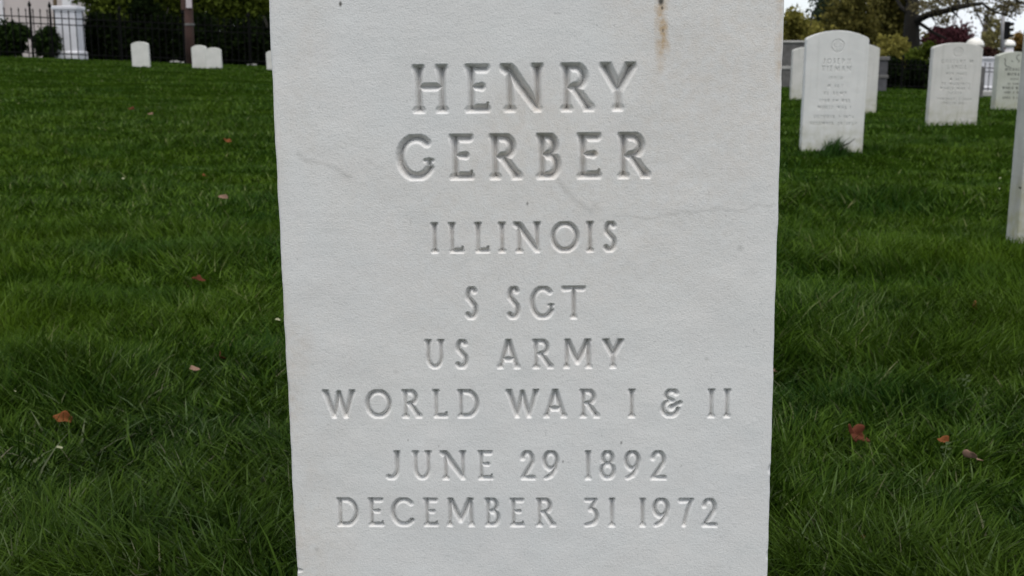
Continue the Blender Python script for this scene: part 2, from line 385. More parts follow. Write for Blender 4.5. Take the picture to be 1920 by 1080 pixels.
def headstone(name, mat, W=.33, H=.66, T=.10, bottom=-.12, dx=.0012, caps=(), slope=1.4, rise=.038, ink=0.0, seed=1, extras=None, rough_edge=.0012, chips=(), fine_z=None, power=1.45):
    """upright marble marker: bowed top, carved face (height field), worn edges; face at y=0 looks to -y, thickness to +y"""
    xs = np.linspace(-W / 2, W / 2, int(W / dx) + 1)
    z0, z1 = fine_z or (bottom, H)
    zl = list(np.arange(bottom, z0, dx * 6)) + list(np.arange(z0, z1, dx)) + list(np.arange(z1, H, dx * 3)) + [H]
    zl = np.array(zl)
    Rr = (W * W / 4 + rise * rise) / (2 * rise)
    top = H - Rr + np.sqrt(np.maximum(Rr * Rr - xs * xs, 0))
    cr = .012; e = W / 2 - np.abs(xs)                     # slightly eased shoulders
    top = top - np.where(e < cr, cr - np.sqrt(np.maximum(cr * cr - (cr - e) ** 2, 0)), 0) * .6
    zs = H - rise - .02
    X = np.repeat(xs[None], len(zl), 0)
    Zr = np.repeat(zl[:, None], len(xs), 1)
    f = np.clip((Zr - zs) / (H - zs), 0, 1)
    Z = np.where(Zr > zs, zs + f * (top[None] - zs), Zr)
    D = np.zeros(X.shape)
    INK = np.zeros(X.shape)
    for cp in caps:
        x0, a0, w0, x1, a1, w1 = cp[:6]
        wm = max(w0, w1)
        i0 = np.searchsorted(xs, min(x0, x1) - wm); i1 = np.searchsorted(xs, max(x0, x1) + wm)
        j0 = np.searchsorted(zl, min(a0, a1) - wm); j1 = np.searchsorted(zl, max(a0, a1) + wm)
        if i1 <= i0 or j1 <= j0: continue
        xx = X[j0:j1, i0:i1]; zz = Z[j0:j1, i0:i1]
        vx, vz = x1 - x0, a1 - a0
        t = np.clip(((xx - x0) * vx + (zz - a0) * vz) / (vx * vx + vz * vz + 1e-12), 0, 1)
        ww = w0 + (w1 - w0) * t
        v = np.clip(1 - np.hypot(xx - x0 - t * vx, zz - a0 - t * vz) / ww, 0, 1)
        if len(cp) > 6:      # flat-cut heads and feet
            v = np.minimum(v, np.clip(np.minimum(cp[7] - zz, zz - cp[6]) / cp[8], 0, 1))
        s = np.clip(v, 0, 1) ** power
        D[j0:j1, i0:i1] = np.maximum(D[j0:j1, i0:i1], slope * ww * s)
        INK[j0:j1, i0:i1] = np.maximum(INK[j0:j1, i0:i1], np.clip(v * 2.5, 0, 1))
    # dressed surface: slight waviness; worn edges
    D += (fbm(X * 30, Z * 30, seed, 3) - .5) * .0009
    edge = np.minimum(np.minimum(W / 2 - np.abs(X), top[None] - Z), 1.0)
    rr = .0022 + rough_edge * (fbm(Z * 60 + X * 90, X * 40 + Z * 20, seed + 5, 3) - .3)
    rr = np.maximum(rr, .0008)
    k = np.clip(1 - edge / rr, 0, 1)
    D += rr * (1 - np.sqrt(np.maximum(1 - k * k, 0)))
    for (cx, cz, cw, ch, cd) in chips:
        D += cd * np.clip(1 - ((X - cx) / cw) ** 2 - ((Z - cz) / ch) ** 2, 0, 1)
    Xo = X + (fbm(Z * 45, Z * 0 + X * 3, seed + 11, 3) - .5) * .0012 * (np.abs(X) / (W / 2)) ** 6
    nr, nc = X.shape
    V = np.stack([Xo, D, Z], -1).reshape(-1, 3)
    idx = np.arange(nr * nc).reshape(nr, nc)
    q = np.stack([idx[:-1, :-1], idx[:-1, 1:], idx[1:, 1:], idx[1:, :-1]], -1).reshape(-1, 4)
    loop = np.concatenate([idx[0, :], idx[1:, -1], idx[-1, -2::-1], idx[-2:0:-1, 0]])
    n = len(loop); rings = [loop]; VV = [V]; b = len(V)
    base = V[loop]
    cen = np.array([0, 0, (bottom + H) / 2])
    for kk, dep in enumerate((.004, T * .3, T * .65, T - .003, T)):
        r = base.copy(); r[:, 1] = dep
        if kk == 4: r[:, 0] *= .985; r[:, 2] = cen[2] + (r[:, 2] - cen[2]) * .995
        elif kk > 0: r[:, 0] += (fbm(r[:, 2] * 40, np.full(n, kk * 3.3), seed + 21, 2) - .5) * .0012
        VV.append(r); rings.append(np.arange(b, b + n)); b += n
    VV.append(np.array([[0, T, cen[2]]]))
    F4 = [q]; nx = lambda a: np.roll(a, -1)
    for a, c in zip(rings[:-1], rings[1:]):
        F4.append(np.stack([nx(a), a, c, nx(c)], -1))
    last = rings[-1]
    F3 = np.stack([nx(last), last, np.full(n, b)], -1)
    Vt = np.concatenate(VV); nt_ = len(Vt)
    at_ = {k2: np.zeros(nt_) for k2 in ('rust_warm_light', 'vein', 'speck', 'ink')}
    at_['ink'][:nr * nc] = (INK * ink).ravel()
    if extras:
        for k2, a in extras(X, Z).items(): at_[k2][:nr * nc] = a.ravel()
    return np_mesh(name, Vt, [np.concatenate(F4), F3], mat, smooth=True, attrs=at_)

def place(o, x, y, z, yaw=0, lean=0, roll=0):
    o.matrix_world = Matrix.Translation((x, y, z)) @ Matrix.Rotation(R(yaw), 4, 'Z') @ Matrix.Rotation(R(lean), 4, 'X') @ Matrix.Rotation(R(roll), 4, 'Y')

# -- the near headstone: boxes of its letters in millimetres on its face
MAIN = [
 (494.9, 527.0, 2.95, [('H', -74.9, -48.7), ('E', -40.5, -21.4), ('N', -15.9, 13.1), ('R', 21.2, 45.0), ('Y', 47.9, 71.6)]),
 (451.2, 482.2, 2.85, [('G', -85.5, -58.5), ('E', -51.7, -32.7), ('R', -25.6, -2.0), ('B', 5.8, 24.6), ('E', 31.8, 50.6), ('R', 58.2, 81.9)]),
 (402.7, 424.1, 2.05, [('I', -64.1, -58.4), ('L', -53.4, -40.6), ('L', -36.0, -23.6), ('I', -19.0, -13.9), ('N', -8.8, 10.3), ('O', 15.4, 35.0), ('I', 39.2, 44.3), ('S', 49.4, 60.5)]),
 (357.5, 380.8, 2.05, [('S', -43.1, -32.2), ('S', -15.0, -3.9), ('G', 1.3, 19.1), ('T', 22.9, 38.8)]),
 (323.3, 344.6, 2.0, [('U', -70.8, -55.6), ('S', -50.5, -39.3), ('A', -21.6, -4.7), ('R', 1.8, 17.6), ('M', 23.0, 43.8), ('Y', 49.9, 64.6)]),
 (288.7, 309.7, 2.0, [('W', -141.7, -117.6), ('O', -112.0, -93.3), ('R', -87.6, -72.5), ('L', -66.8, -54.0), ('D', -49.5, -32.9), ('W', -16.2, 7.9), ('A', 9.4, 26.8), ('R', 33.7, 48.7), ('I', 67.3, 72.7), ('&', 89.2, 104.8), ('I', 120.7, 126.6), ('I', 131.6, 136.8)]),
 (244.4, 266.2, 1.95, [('J', -99.9, -87.7), ('U', -81.4, -66.2), ('N', -61.2, -42.3), ('E', -36.4, -23.9), ('2', -6.7, 4.6), ('9', 8.7, 21.4), ('1', 37.6, 43.1), ('8', 47.7, 59.9), ('9', 64.6, 77.0), ('2', 82.4, 94.4)]),
 (210.2, 232.0, 1.95, [('D', -135.4, -118.5), ('E', -113.5, -100.6), ('C', -96.9, -79.4), ('E', -74.7, -62.6), ('M', -58.4, -37.5), ('B', -31.9, -19.0), ('E', -14.5, -2.8), ('R', 3.4, 18.6), ('3', 36.8, 49.0), ('1', 54.5, 59.1), ('1', 74.7, 80.9), ('9', 84.2, 97.4), ('7', 102.0, 113.3), ('2', 117.9, 129.6)]),
]
caps = []
for zb, zt, wd, ls in MAIN:
    for ch, a, b in ls:
        caps += letter_caps(ch, a / 1000, b / 1000, zb / 1000, zt / 1000, wd * (1.30 if wd > 2.5 else 1.20) / 1000)
def emblem(cx, cz, r, wd):
    out = []
    p = [(cx + r * math.cos(t), cz + r * math.sin(t)) for t in np.linspace(0, 2 * math.pi, 37)]
    for a, b in zip(p[:-1], p[1:]): out.append((a[0], a[1], wd, b[0], b[1], wd))
    x, y = r * .22, r * .22
    o = [(-x, .68 * r), (x, .68 * r), (x, y), (.62 * r, y), (.62 * r, -y * .6), (x, -y * .6), (x, -.72 * r), (-x, -.72 * r), (-x, -y * .6), (-.62 * r, -y * .6), (-.62 * r, y), (-x, y), (-x, .68 * r)]
    for a, b in zip(o[:-1], o[1:]): out.append((cx + a[0], cz + a[1], wd * .7, cx + b[0], cz + b[1], wd * .7))
    return out
caps += emblem(0, .606, .029, .0016)
def main_extras(X, Z):
    n1 = fbm(X * 140, Z * 60, 31, 3); n2 = fbm(X * 400, Z * 400, 41, 3)
    rust_warm_light = np.clip(1 - np.abs(X - .0872 - (n1 - .5) * .004) / (.0042 + .003 * n1), 0, 1) * np.clip((Z - .508) / .03, 0, 1) * np.clip(.45 + n2, 0, 1)
    rust_warm_light = np.clip(rust_warm_light * 1.35, 0, 1); rust_warm_light *= .50 + .42 * np.exp(-((Z - .545) / .016) ** 2) + .3 * np.exp(-((Z - .566) / .004) ** 2)
    rust_warm_light = np.maximum(rust_warm_light, .10 * np.clip(1 - np.abs(X - .087) / .016, 0, 1) * np.clip((Z - .47) / .06, 0, 1) * np.clip(n1 * 1.6, 0, 1))
    rust_warm_light = np.maximum(rust_warm_light, .65 * np.clip(1 - np.abs(X - .1625) / .0055, 0, 1) * np.clip((Z - .50) / .03, 0, 1) * np.clip(n1 * 1.7, 0, 1))
    rust_warm_light = np.maximum(rust_warm_light, .55 * np.clip(1 - np.hypot(X - .0455, (Z - .4685)) / .0032, 0, 1))
    rust_warm_light = np.maximum(rust_warm_light, .17 * np.clip((fbm(X * 9, Z * 7, 77, 2) - .42) * 4, 0, 1) * np.clip((Z - .27) / .25, 0, 1))  # painted light: mottled warm tint growing toward the top of the face
    rust_warm_light = np.maximum(rust_warm_light, .20 * np.clip((fbm(X * 30, Z * 12, 79, 3) - .3) * 3, 0, 1) * np.clip(1 - (X + .165) / .05, 0, 1))
    wob = lambda s: (fbm(X * 120, Z * 120, s, 2) - .5) * .004
    v = .22 * np.clip(1 - poly_d(X, Z + wob(3), [(-.150, .4705), (-.143, .4645), (-.135, .4645), (-.127, .461), (-.1166, .455)]) / .0026, 0, 1)
    v = np.maximum(v, .16 * np.clip(1 - poly_d(X, Z + wob(4), [(-.104, .465), (-.095, .4605)]) / .0025, 0, 1))
    v = np.maximum(v, .24 * np.clip(1 - poly_d(X, Z + wob(5), [(.021, .450), (.028, .443), (.034, .437), (.043, .431)]) / .003, 0, 1))
    v = np.maximum(v, .19 * np.clip(1 - poly_d(X, Z + wob(6), [(.058, .4275), (.078, .4262), (.106, .430), (.137, .431), (.150, .4325), (.160, .4335)]) / .0017, 0, 1))
    for (a, b, r, s) in [(-.150, .1936, .003, .35), (.1406, .4053, .003, .4), (.12, .33, .0025, .25), (-.09, .322, .002, .3), (.045, .434, .004, .2)]:
        v = np.maximum(v, s * np.clip(1 - np.hypot(X - a, Z - b) / r, 0, 1))
    big = fbm(X * 14, Z * 14, 57, 4); v = np.maximum(v, .05 * np.clip((big - .56) * 5, 0, 1))
    sp = np.zeros(X.shape)
    for (a, b, r, s) in [(-.1182, .5655, .0017, .9), (.0868, .5645, .003, .95), (.0876, .560, .0013, .8), (.0882, .546, .0012, .6), (.0006, .4358, .0013, .6), (.063, .2715, .0013, .6), (-.083, .2735, .001, .4), (-.062, .269, .0009, .35), (.0232, .258, .0011, .55), (.104, .255, .001, .3), (.151, .35, .001, .3)]:
        sp = np.maximum(sp, s * np.clip(1.6 - 1.6 * np.hypot((X - a) * 1.25, (Z - b) * .8) / r, 0, 1))
    pin = np.clip((vnoise(X * 260, Z * 260, 91) - .955) * 16, 0, 1) * .30
    return {'rust_warm_light': rust_warm_light, 'vein': v, 'speck': np.maximum(sp, pin)}
ms = headstone('headstone', M['main'], dx=.00042, caps=caps, power=1.7, slope=1.95, seed=3, extras=main_extras, fine_z=(.165, .575), rough_edge=.0016,
               chips=[(-.165, .1775, .005, .002, .0012), (.165, .2525, .0025, .004, .0015), (-.165, .31, .002, .006, .001), (.165, .19, .002, .004, .0015)])
place(ms, .01499, .75719, 0, -2.067, -.607, -.739)
tag(ms, 'large pale marble headstone carved HENRY GERBER, rising out of the frame in front', 'headstone')

def std_lines(rows, wd=.0019):
    out = []
    for t, z, cap, wid in rows: out += line_caps(t, z, cap, wd if cap > .02 else wd * .8, wid)
    return out
# -- headstone carved JOSEPH TIEMAN
c1 = emblem(.0, .588, .033, .0034) + std_lines([('JOSEPH', .505, .030, .150), ('TIEMAN', .465, .030, .158), ('OHIO', .415, .018, .075), ('M SGT', .372, .020, .085), ('US ARMY', .332, .020, .125), ('SPAN AM WAR', .292, .020, .165), ('WORLD WAR I', .255, .020, .180), ('OCTOBER 3 1876', .205, .019, .215), ('DECEMBER 28 1957', .168, .019, .250)], .0034)
t1 = headstone('headstone', M['stone'], H=.67, caps=c1, slope=1.6, seed=11, rise=.042, rough_edge=.003)
t1x, t1y = at(1567, 288, 6.45).x, 6.45
t1x -= 8 * t1y / FPX
place(t1, t1x, t1y, at(1570, 57, t1y).z - .67, -7.0, 0, .3)
tag(t1, 'white headstone carved JOSEPH TIEMAN with grass tuft at its foot', 'headstone', 'headstones in the right rows')
# -- the next one to the right, round emblem, faint lettering
c2 = emblem(.0, .535, .031, .0034) + std_lines([('GUSTAVE W', .470, .026, .215), ('LANGE', .432, .026, .130), ('NEW YORK', .385, .019, .14), ('M SGT', .346, .021, .085), ('US MARINES', .314, .022, .195), ('WORLD WAR II', .284, .022, .205), ('KOREA', .252, .019, .09), ('JANUARY 2 1898', .210, .020, .235), ('JUNE 19 1963', .180, .020, .17)], .0032)
t2 = headstone('headstone', M['stone2'], H=.60, caps=c2, slope=1.5, seed=17, rise=.034, rough_edge=.003, dx=.0015)
t2x, t2y = at(1785, 232, 8.25).x, 8.25
place(t2, t2x, t2y, at(1788, 80, t2y).z - .60, -8, 0, .7)
tag(t2, 'grey-white headstone with a round emblem and faint carving, fence behind', 'headstone', 'headstones in the right rows')
# -- dark lettered stone beyond the near right one
c3 = []
for pts in ([(-.115, .535), (-.10, .515), (-.108, .49), (-.10, .470), (-.07, .458), (-.045, .450)], [(-.045, .515), (-.030, .505)], [(.03, .575), (.0, .56), (.005, .530), (.03, .515), (.02, .50)]):
    for a, b in zip(pts[:-1], pts[1:]): c3.append((a[0], a[1], .0045, b[0], b[1], .0045))
c3 += std_lines([('MICHAEL J', .435, .026, .20), ('MORAN', .390, .030, .15), ('OHIO', .345, .02, .08), ('US ARMY', .30, .02, .13), ('WORLD WAR I', .262, .026, .22), ('JUNE 3 1895', .22, .022, .18), ('APRIL 2 1954', .17, .022, .20)], .0036)
t3 = headstone('headstone', M['stone3'], H=.60, caps=c3, slope=.8, seed=23, rise=.036, ink=.85, dx=.0018, rough_edge=.003)
t3x, t3y = at(1897, 205, 11.2).x, 11.2
place(t3, t3x, t3y, at(1895, 97, t3y).z - .60, 2, 0, .5)
tag(t3, 'greenish headstone with bold dark lettering, half behind the near right headstone', 'headstone', 'headstones in the right rows')
# -- near right stone at the edge of the photo
t4 = headstone('headstone', M['stain'], H=.64, seed=29, dx=.002, caps=emblem(0, .565, .03, .0025) + std_lines([('HARRY', .49, .03, .12)], .0026), rough_edge=.004)
t4x = at(1911, 440, 3.45).x + .165
place(t4, t4x, 3.45, at(1925, 26, 3.45).z - .64, -4.5, 0, .2)
tag(t4, 'nearest right-hand headstone cut by the photo edge, its stained side showing', 'headstone', 'headstones in the right rows')
# -- two partly hidden behind TIEMAN
for (pxc, py, Y, H, seed, yaw, m, lab) in [(1511, 178, 13.3, .60, 31, -3, 'stone2', 'small headstone peeking out left of the JOSEPH TIEMAN headstone'), (1607, 202, 10.4, .61, 37, -6, 'stone2', 'headstone half hidden, peeking out right of the JOSEPH TIEMAN headstone')]:
    q = headstone('headstone', M[m], H=H, seed=seed, dx=.003, caps=std_lines([('GEORGE', .47, .028, .2), ('HALL', .42, .028, .13), ('US ARMY', .32, .022, .18)], .0034), slope=.9, rough_edge=.003)
    x = at(pxc, py, Y).x; place(q, x, Y, at(pxc, 88 if pxc < 1550 else 82, Y).z - H, yaw, 0, .3)
    tag(q, lab, 'headstone', 'headstones in the right rows')
# -- grey one in front of the right pillar
q = headstone('headstone', M['granite'], H=.55, seed=41, dx=.006, W=.36, rough_edge=.002)
x = sx(1828, 20.0); place(q, x, 20, g(x, 20), 0, 0, .5)
tag(q, 'small dark grey headstone showing beside the white right-hand pillar', 'headstone', 'headstones in the right rows')
mb = MB(); x = sx(1852, 24); mb.box((x, 24, g(x, 24) + .06), (.55, .2, .22), 0, .02)
tag(mb.build('flat_marker', M['coping']), 'low pale grave marker in the grass before the right-hand pillar', 'grave marker')
# -- small distant stones on the left
for (pxc, Y, wpx, H, seed, lab) in [(263.5, 23.0, 31, .60, 51, 'lone small headstone in front of the dark hedge, nearest the white pillar'), (374.0, 24.0, 27, .60, 53, 'left of two touching small headstones beside the brown pole'), (400.5, 23.6, 28, .58, 57, 'right of two touching small headstones beside the brown pole'), (515, 23.0, 30, .58, 59, 'far headstone almost wholly hidden behind the left edge of the big headstone')]:
    q = headstone('headstone', M['far'], H=H, seed=seed, dx=.005, rise=.05, caps=std_lines([('HENRY', .45, .03, .15), ('SMITH', .39, .03, .15)], .003), slope=.5, W=wpx * Y / FPX)
    x = sx(pxc, Y); tp = {263.5: 78, 374.0: 84.5, 400.5: 89, 515: 94}[pxc]
    place(q, x, Y, at(pxc, tp, Y).z - H, 3, 0, -.8)
    tag(q, lab, 'headstone', 'small headstones on the left rise')

# ------------------------------------------------------------------ ground sheet
gy = np.concatenate([np.linspace(-60, -2, 20), np.linspace(-1.5, 12, 180), np.linspace(12.1, 45, 160), np.linspace(46, 110, 40), np.geomspace(115, 1500, 30)])
gu = np.concatenate([-np.geomspace(1200, 2.2, 24), np.linspace(-2, 2, 201), np.geomspace(2.2, 1200, 24)])
GXs = []
for y in gy: GXs.append(np.where(np.abs(gu) <= 2, gu * max(.55 * y + 2, 2) / 2 * .9, np.sign(gu) * (np.abs(gu) - 2 + max(.55 * y + 2, 2) * .9)))
GX = np.array(GXs); GY = np.repeat(gy[:, None], len(gu), 1); GZ = gz(GX, GY)
idx = np.arange(GX.size).reshape(GX.shape)
q = np.stack([idx[:-1, :-1], idx[:-1, 1:], idx[1:, 1:], idx[1:, :-1]], -1).reshape(-1, 4)
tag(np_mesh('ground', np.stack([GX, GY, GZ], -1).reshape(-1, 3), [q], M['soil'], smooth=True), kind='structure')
# street beyond the cemetery fence
def strip(name, y0, y1, mat, dz):
    xs = np.linspace(-120, 120, 121); ys = np.linspace(y0, y1, 9); X, Y = np.meshgrid(xs, ys); Z = gz(X, Y) + dz
    i = np.arange(X.size).reshape(X.shape); q = np.stack([i[:-1, :-1], i[:-1, 1:], i[1:, 1:], i[1:, :-1]], -1).reshape(-1, 4)
    return tag(np_mesh(name, np.stack([X, Y, Z], -1).reshape(-1, 3), [q], mat, smooth=True), kind='structure')
strip('road', 76, 84, M['asphalt'], .06)

# ------------------------------------------------------------------ grass
HOLES = [(.015, .80, .19, .09, R(-2)), (t1x, t1y + .05, .18, .07, R(-7)), (t2x, t2y + .05, .18, .07, 0), (t4x, 3.5, .18, .07, R(-5))]
def blade_mesh(bx, by, h, wd, phi, lean, curl, lev=3):
    n = len(bx); bz = gz(bx, by)
    ts = [0, .38, .72, 1.0] if lev == 3 else [0, .55, 1.0]
    ld = np.stack([np.cos(phi), np.sin(phi)], -1)
    sd_ = rng.uniform(0, 2 * np.pi, n); side = np.stack([np.cos(sd_), np.sin(sd_)], -1)
    P = []
    for t in ts:
        off = (lean * t + curl * t * t) * h
        zz = h * t * np.sqrt(np.maximum(1 - (lean * .6 + curl * .55 * t) ** 2, .12))
        px = bx + ld[:, 0] * off; py = by + ld[:, 1] * off; pz = bz + zz - .004
        ww = wd * (1 - t ** 1.7) * .5
        if t < 1:
            P.append(np.stack([px - side[:, 0] * ww, py - side[:, 1] * ww, pz], -1)); P.append(np.stack([px + side[:, 0] * ww, py + side[:, 1] * ww, pz], -1))
        else: P.append(np.stack([px, py, pz], -1))
    V = np.stack(P, 1); k = V.shape[1]; b = np.arange(n)[:, None] * k
    F4 = np.concatenate([b + np.array([[2 * i, 2 * i + 1, 2 * i + 3, 2 * i + 2]]) for i in range(len(ts) - 2)])
    F3 = b + np.array([[k - 3, k - 2, k - 1]])
    return V.reshape(-1, 3), F4, F3
def scatter(n, r0, r1, half):
    r = np.exp(rng.uniform(np.log(r0), np.log(r1), n)); a = rng.uniform(-half, half, n)
    return r * np.sin(a), r * np.cos(a)
def field(bx, by, hmul=1.0, wmul=1.0, lev=3):
    r = np.hypot(bx, by)
    tuft = fbm(bx * 2.6, by * 3.4, 61, 3); fine = vnoise(bx * 17, by * 17, 65)
    row = fbm(bx * .7 + .2 * by, by * 1.9, 71, 2)
    h = (.018 + .054 * np.clip(tuft * 2.2 - .7, 0, 1) * (.45 + .9 * row) + .016 * fine) * rng.uniform(.55, 1.25, len(bx)) * hmul
    h *= np.interp(r, [0, 2.5, 6, 15, 40], [1.0, .95, .72, .62, .6])
    fl = vnoise(bx * 3.1, by * 3.1, 81) * 2.6 + vnoise(bx * 11, by * 11, 83) * 2.6
    phi = fl * np.pi + rng.normal(0, 1.15, len(bx))
    lean = np.clip(.25 + .45 * vnoise(bx * 4, by * 4, 85) + rng.normal(0, .16, len(bx)), 0, .95)
    curl = rng.uniform(.05, .75, len(bx))
    wd = rng.uniform(.0016, .0050, len(bx)) * np.maximum(1, r * .32) * wmul
    keep = np.ones(len(bx), bool)
    for (hx, hy, a, b, t) in HOLES:
        dx_, dy_ = bx - hx, by - hy; c, s = math.cos(t), math.sin(t)
        keep &= ~((np.abs(dx_ * c + dy_ * s) < a) & (np.abs(-dx_ * s + dy_ * c) < b))
    keep &= by < 46
    return blade_mesh(*(q[keep] for q in (bx, by, h, wd, phi, lean, curl)), lev)
parts = [field(*scatter(150000, .62, 2.4, R(30))), field(*scatter(170000, 2.0, 8.0, R(29))), field(*scatter(260000, 6.5, 48, R(30)), wmul=.7, lev=2), field(*scatter(90000, .5, 12, R(60)), wmul=1.5)]
# a few long stray blades standing out of the sward
lx, ly = scatter(1500, .9, 5, R(28)); n_ = len(lx)
parts.append(blade_mesh(lx, ly, rng.uniform(.05, .095, n_), rng.uniform(.0025, .0042, n_), rng.uniform(0, 6.28, n_), rng.uniform(.2, .6, n_), rng.uniform(.2, .8, n_)))
VV, Q4, Q3, b = [], [], [], 0
for v, f4, f3 in parts:
    VV.append(v); Q4.append(f4 + b); Q3.append(f3 + b); b += len(v)
VV = np.concatenate(VV)
near_shade = np.clip((2.3 - VV[:, 1] + (fbm(VV[:, 0] * 2.2, VV[:, 1] * 2.2, 131, 3) - .5) * 1.6) / 1.1, 0, 1)  # painted shade mask: full nearest the camera, ragged fade farther out
tag(np_mesh('grass', VV, [np.concatenate(Q4), np.concatenate(Q3)], M['grass'], attrs={'near_shade': near_shade}), kind='stuff')

# tuft and twig at the foot of the TIEMAN stone
n_ = 420; a_ = rng.normal(0, 1, n_)
tx = t1x - .015 + np.clip(a_, -2, 2) * .05; ty = t1y - .07 + rng.uniform(-.07, .04, n_)
hh = np.clip(.105 * np.exp(-(a_ * .75) ** 2) * rng.uniform(.5, 1.2, n_), .03, .2)
v, f4, f3 = blade_mesh(tx, ty, hh, rng.uniform(.004, .007, n_), rng.normal(.3, 1, n_), rng.uniform(.1, .45, n_), rng.uniform(.1, .5, n_))
M['tuft'] = foliage('tuft_blade', (.012, .034, .006), (.02, .055, .009), (.035, .075, .014), 6)
tag(np_mesh('grass_tuft', v, [f4, f3], M['tuft']), 'taller dark grass tuft at the foot of the JOSEPH TIEMAN headstone', 'grass tuft')
mb = MB(); p = [at(1574, 281, t1y - .13), at(1583, 273, t1y - .10), at(1594, 267, t1y - .08), at(1603, 260, t1y - .06)]
mb.tube(p, [.004, .0045, .003, .0018], 6); mb.tube([p[1], at(1579, 267, t1y - .1)], [.0025, .0012], 5)
tag(mb.build('twig', M['twig']), 'dark twig leaning on the JOSEPH TIEMAN headstone above the tuft', 'twig')

# ------------------------------------------------------------------ fallen leaves, petals, sprigs
def leaf(label, mat, px, py, Y, size, rz, tilt, lobes=5, depth=.35, seed=0, fold=.5, grp='fallen leaves on the lawn', name='fallen_leaf', cat='leaf', lift=.030):
    rs = np.random.default_rng(seed); n = 48; vs = [(0, 0, 0)]; fs = []
    rings = 4
    for k in range(1, rings + 1):
        for i in range(n):
            t = 2 * math.pi * i / n; rr = 1 - depth * (.5 + .5 * math.cos(lobes * t + seed)) * (1 - .3 * math.cos(t)) + rs.normal(0, .015)
            rr *= k / rings
            x = rr * math.cos(t) * 1.0; y = rr * math.sin(t) * .62
            z = fold * abs(y) * (1 + .4 * x) + .18 * math.sin(3 * x + seed) * (k / rings) ** 2
            vs.append((x, y, z))
    for i in range(n):
        j = (i + 1) % n; fs.append((0, 1 + i, 1 + j))
        for k in range(rings - 1):
            a = 1 + k * n; fs.append((a + i, a + n + i, a + n + j, a + j))
    me = bpy.data.meshes.new(name); me.from_pydata(vs, [], fs); me.materials.append(mat)
    for p in me.polygons: p.use_smooth = True
    o = bpy.data.objects.new(name, me); COL.objects.link(o)
    sol = o.modifiers.new('thickness', 'SOLIDIFY'); sol.thickness = .02
    x = at(px, py, Y).x; o.location = (x, Y, g(x, Y) + lift); o.scale = (size / 2,) * 3; o.rotation_euler = (R(tilt), R(tilt * .4), R(rz))
    return tag(o, label, cat, grp)
def depth_of(px, py, lift=.03):
    Y = 1.0
    for _ in range(60):
        p = at(px, py, Y); e = p.z - (g(p.x, Y) + lift)
        Y += e * 1.2 * max(Y, .5)
        Y = min(max(Y, .5), 45)
    return Y
LV = [
 ('curled red-brown oak leaf, largest of the fallen leaves, right of the big headstone', 'leaf_red', 1603, 812, .050, 35, 62, 4, .5, .55),
 ('small tan curled leaf between the large red-brown leaf and the pinkish leaf', 'leaf_orange', 1769, 817, .020, 10, 40, 3, .3, .8),
 ('pinkish pale dry leaf at the lower right, behind a bent blade', 'leaf_pale', 1824, 849, .034, 120, 45, 4, .4, .6),
 ('round orange-brown leaf in the left grass', 'leaf_orange', 118, 776, .030, 40, 50, 5, .2, .5),
 ('tiny orange leaf low in the grass left of the big headstone', 'leaf_orange', 374, 957, .018, 60, 60, 3, .3, .7),
 ('dark red leaf scrap half way up the left lawn', 'leaf_red', 372, 519, .032, 20, 30, 4, .4, .8),
 ('brown leaf high on the left lawn, below the touching small headstones', 'leaf_orange', 427, 262, .050, 15, 40, 4, .4, .6),
 ('dark curled leaf high on the left lawn with a pale edge', 'leaf_red', 246, 203, .055, 5, 35, 3, .3, .9),
 ('pale tan scrap right of the dark curled leaf, high left lawn', 'leaf_pale', 282, 212, .040, 5, 35, 3, .3, .5),
 ('tan leaf scrap on the left lawn close to the big headstone edge', 'leaf_pale', 419, 367, .040, 35, 40, 3, .3, .5),
 ('dull brown leaf in the left lawn below the brown leaf', 'leaf_orange', 384, 327, .036, 75, 30, 3, .3, .5),
 ('faded red leaf in a dark hollow of the left grass', 'leaf_red', 412, 662, .026, 100, 55, 4, .4, .8),
 ('pale brown scrap below the faded red leaf', 'leaf_pale', 363, 684, .020, 30, 30, 3, .3, .5),
 ('upright thin brown leaf far right in the grass', 'leaf_orange', 1825, 567, .030, 90, 80, 2, .2, .8),
 ('brown leaf shred near the bottom right, below the large red-brown leaf', 'leaf_orange', 1630, 1009, .024, 140, 40, 3, .4, .8),
 ('dark red shred among blades near the bottom right', 'leaf_red', 1584, 966, .016, 80, 70, 3, .3, .8),
 ('tan bit touching the right edge of the big headstone', 'leaf_pale', 1453, 688, .014, 60, 40, 3, .3, .5),
]
for k, (lab, m, px, py, size, rz, tilt, lob, dep, fold) in enumerate(LV):
    leaf(lab, M[m], px, py, depth_of(px, py, .035), size, rz, tilt, lob, dep, 11 + k, fold, lift=.034 if k == 0 else .028)
PT = [
 ('pale yellow petal beside the left edge of the big headstone', 521, 602, .017, 10), ('cream petal below the round orange-brown leaf', 112, 843, .015, 50),
 ('pale petal scrap at far left above the round orange-brown leaf', 28, 737, .012, 100), ('white petal high on the left lawn', 231, 336, .022, 0),
 ('upper of two white petals by the nearest right-hand headstone', 1875, 335, .020, 20), ('lower of two white petals by the nearest right-hand headstone', 1874, 355, .017, 20),
]
for k, (lab, px, py, size, rz) in enumerate(PT):
    leaf(lab, M['petal'], px, py, depth_of(px, py, .035), size * .6, rz, 35, 2, .15, 40 + k, .3, 'petals on the lawn', 'fallen_petal', 'petal', .038)
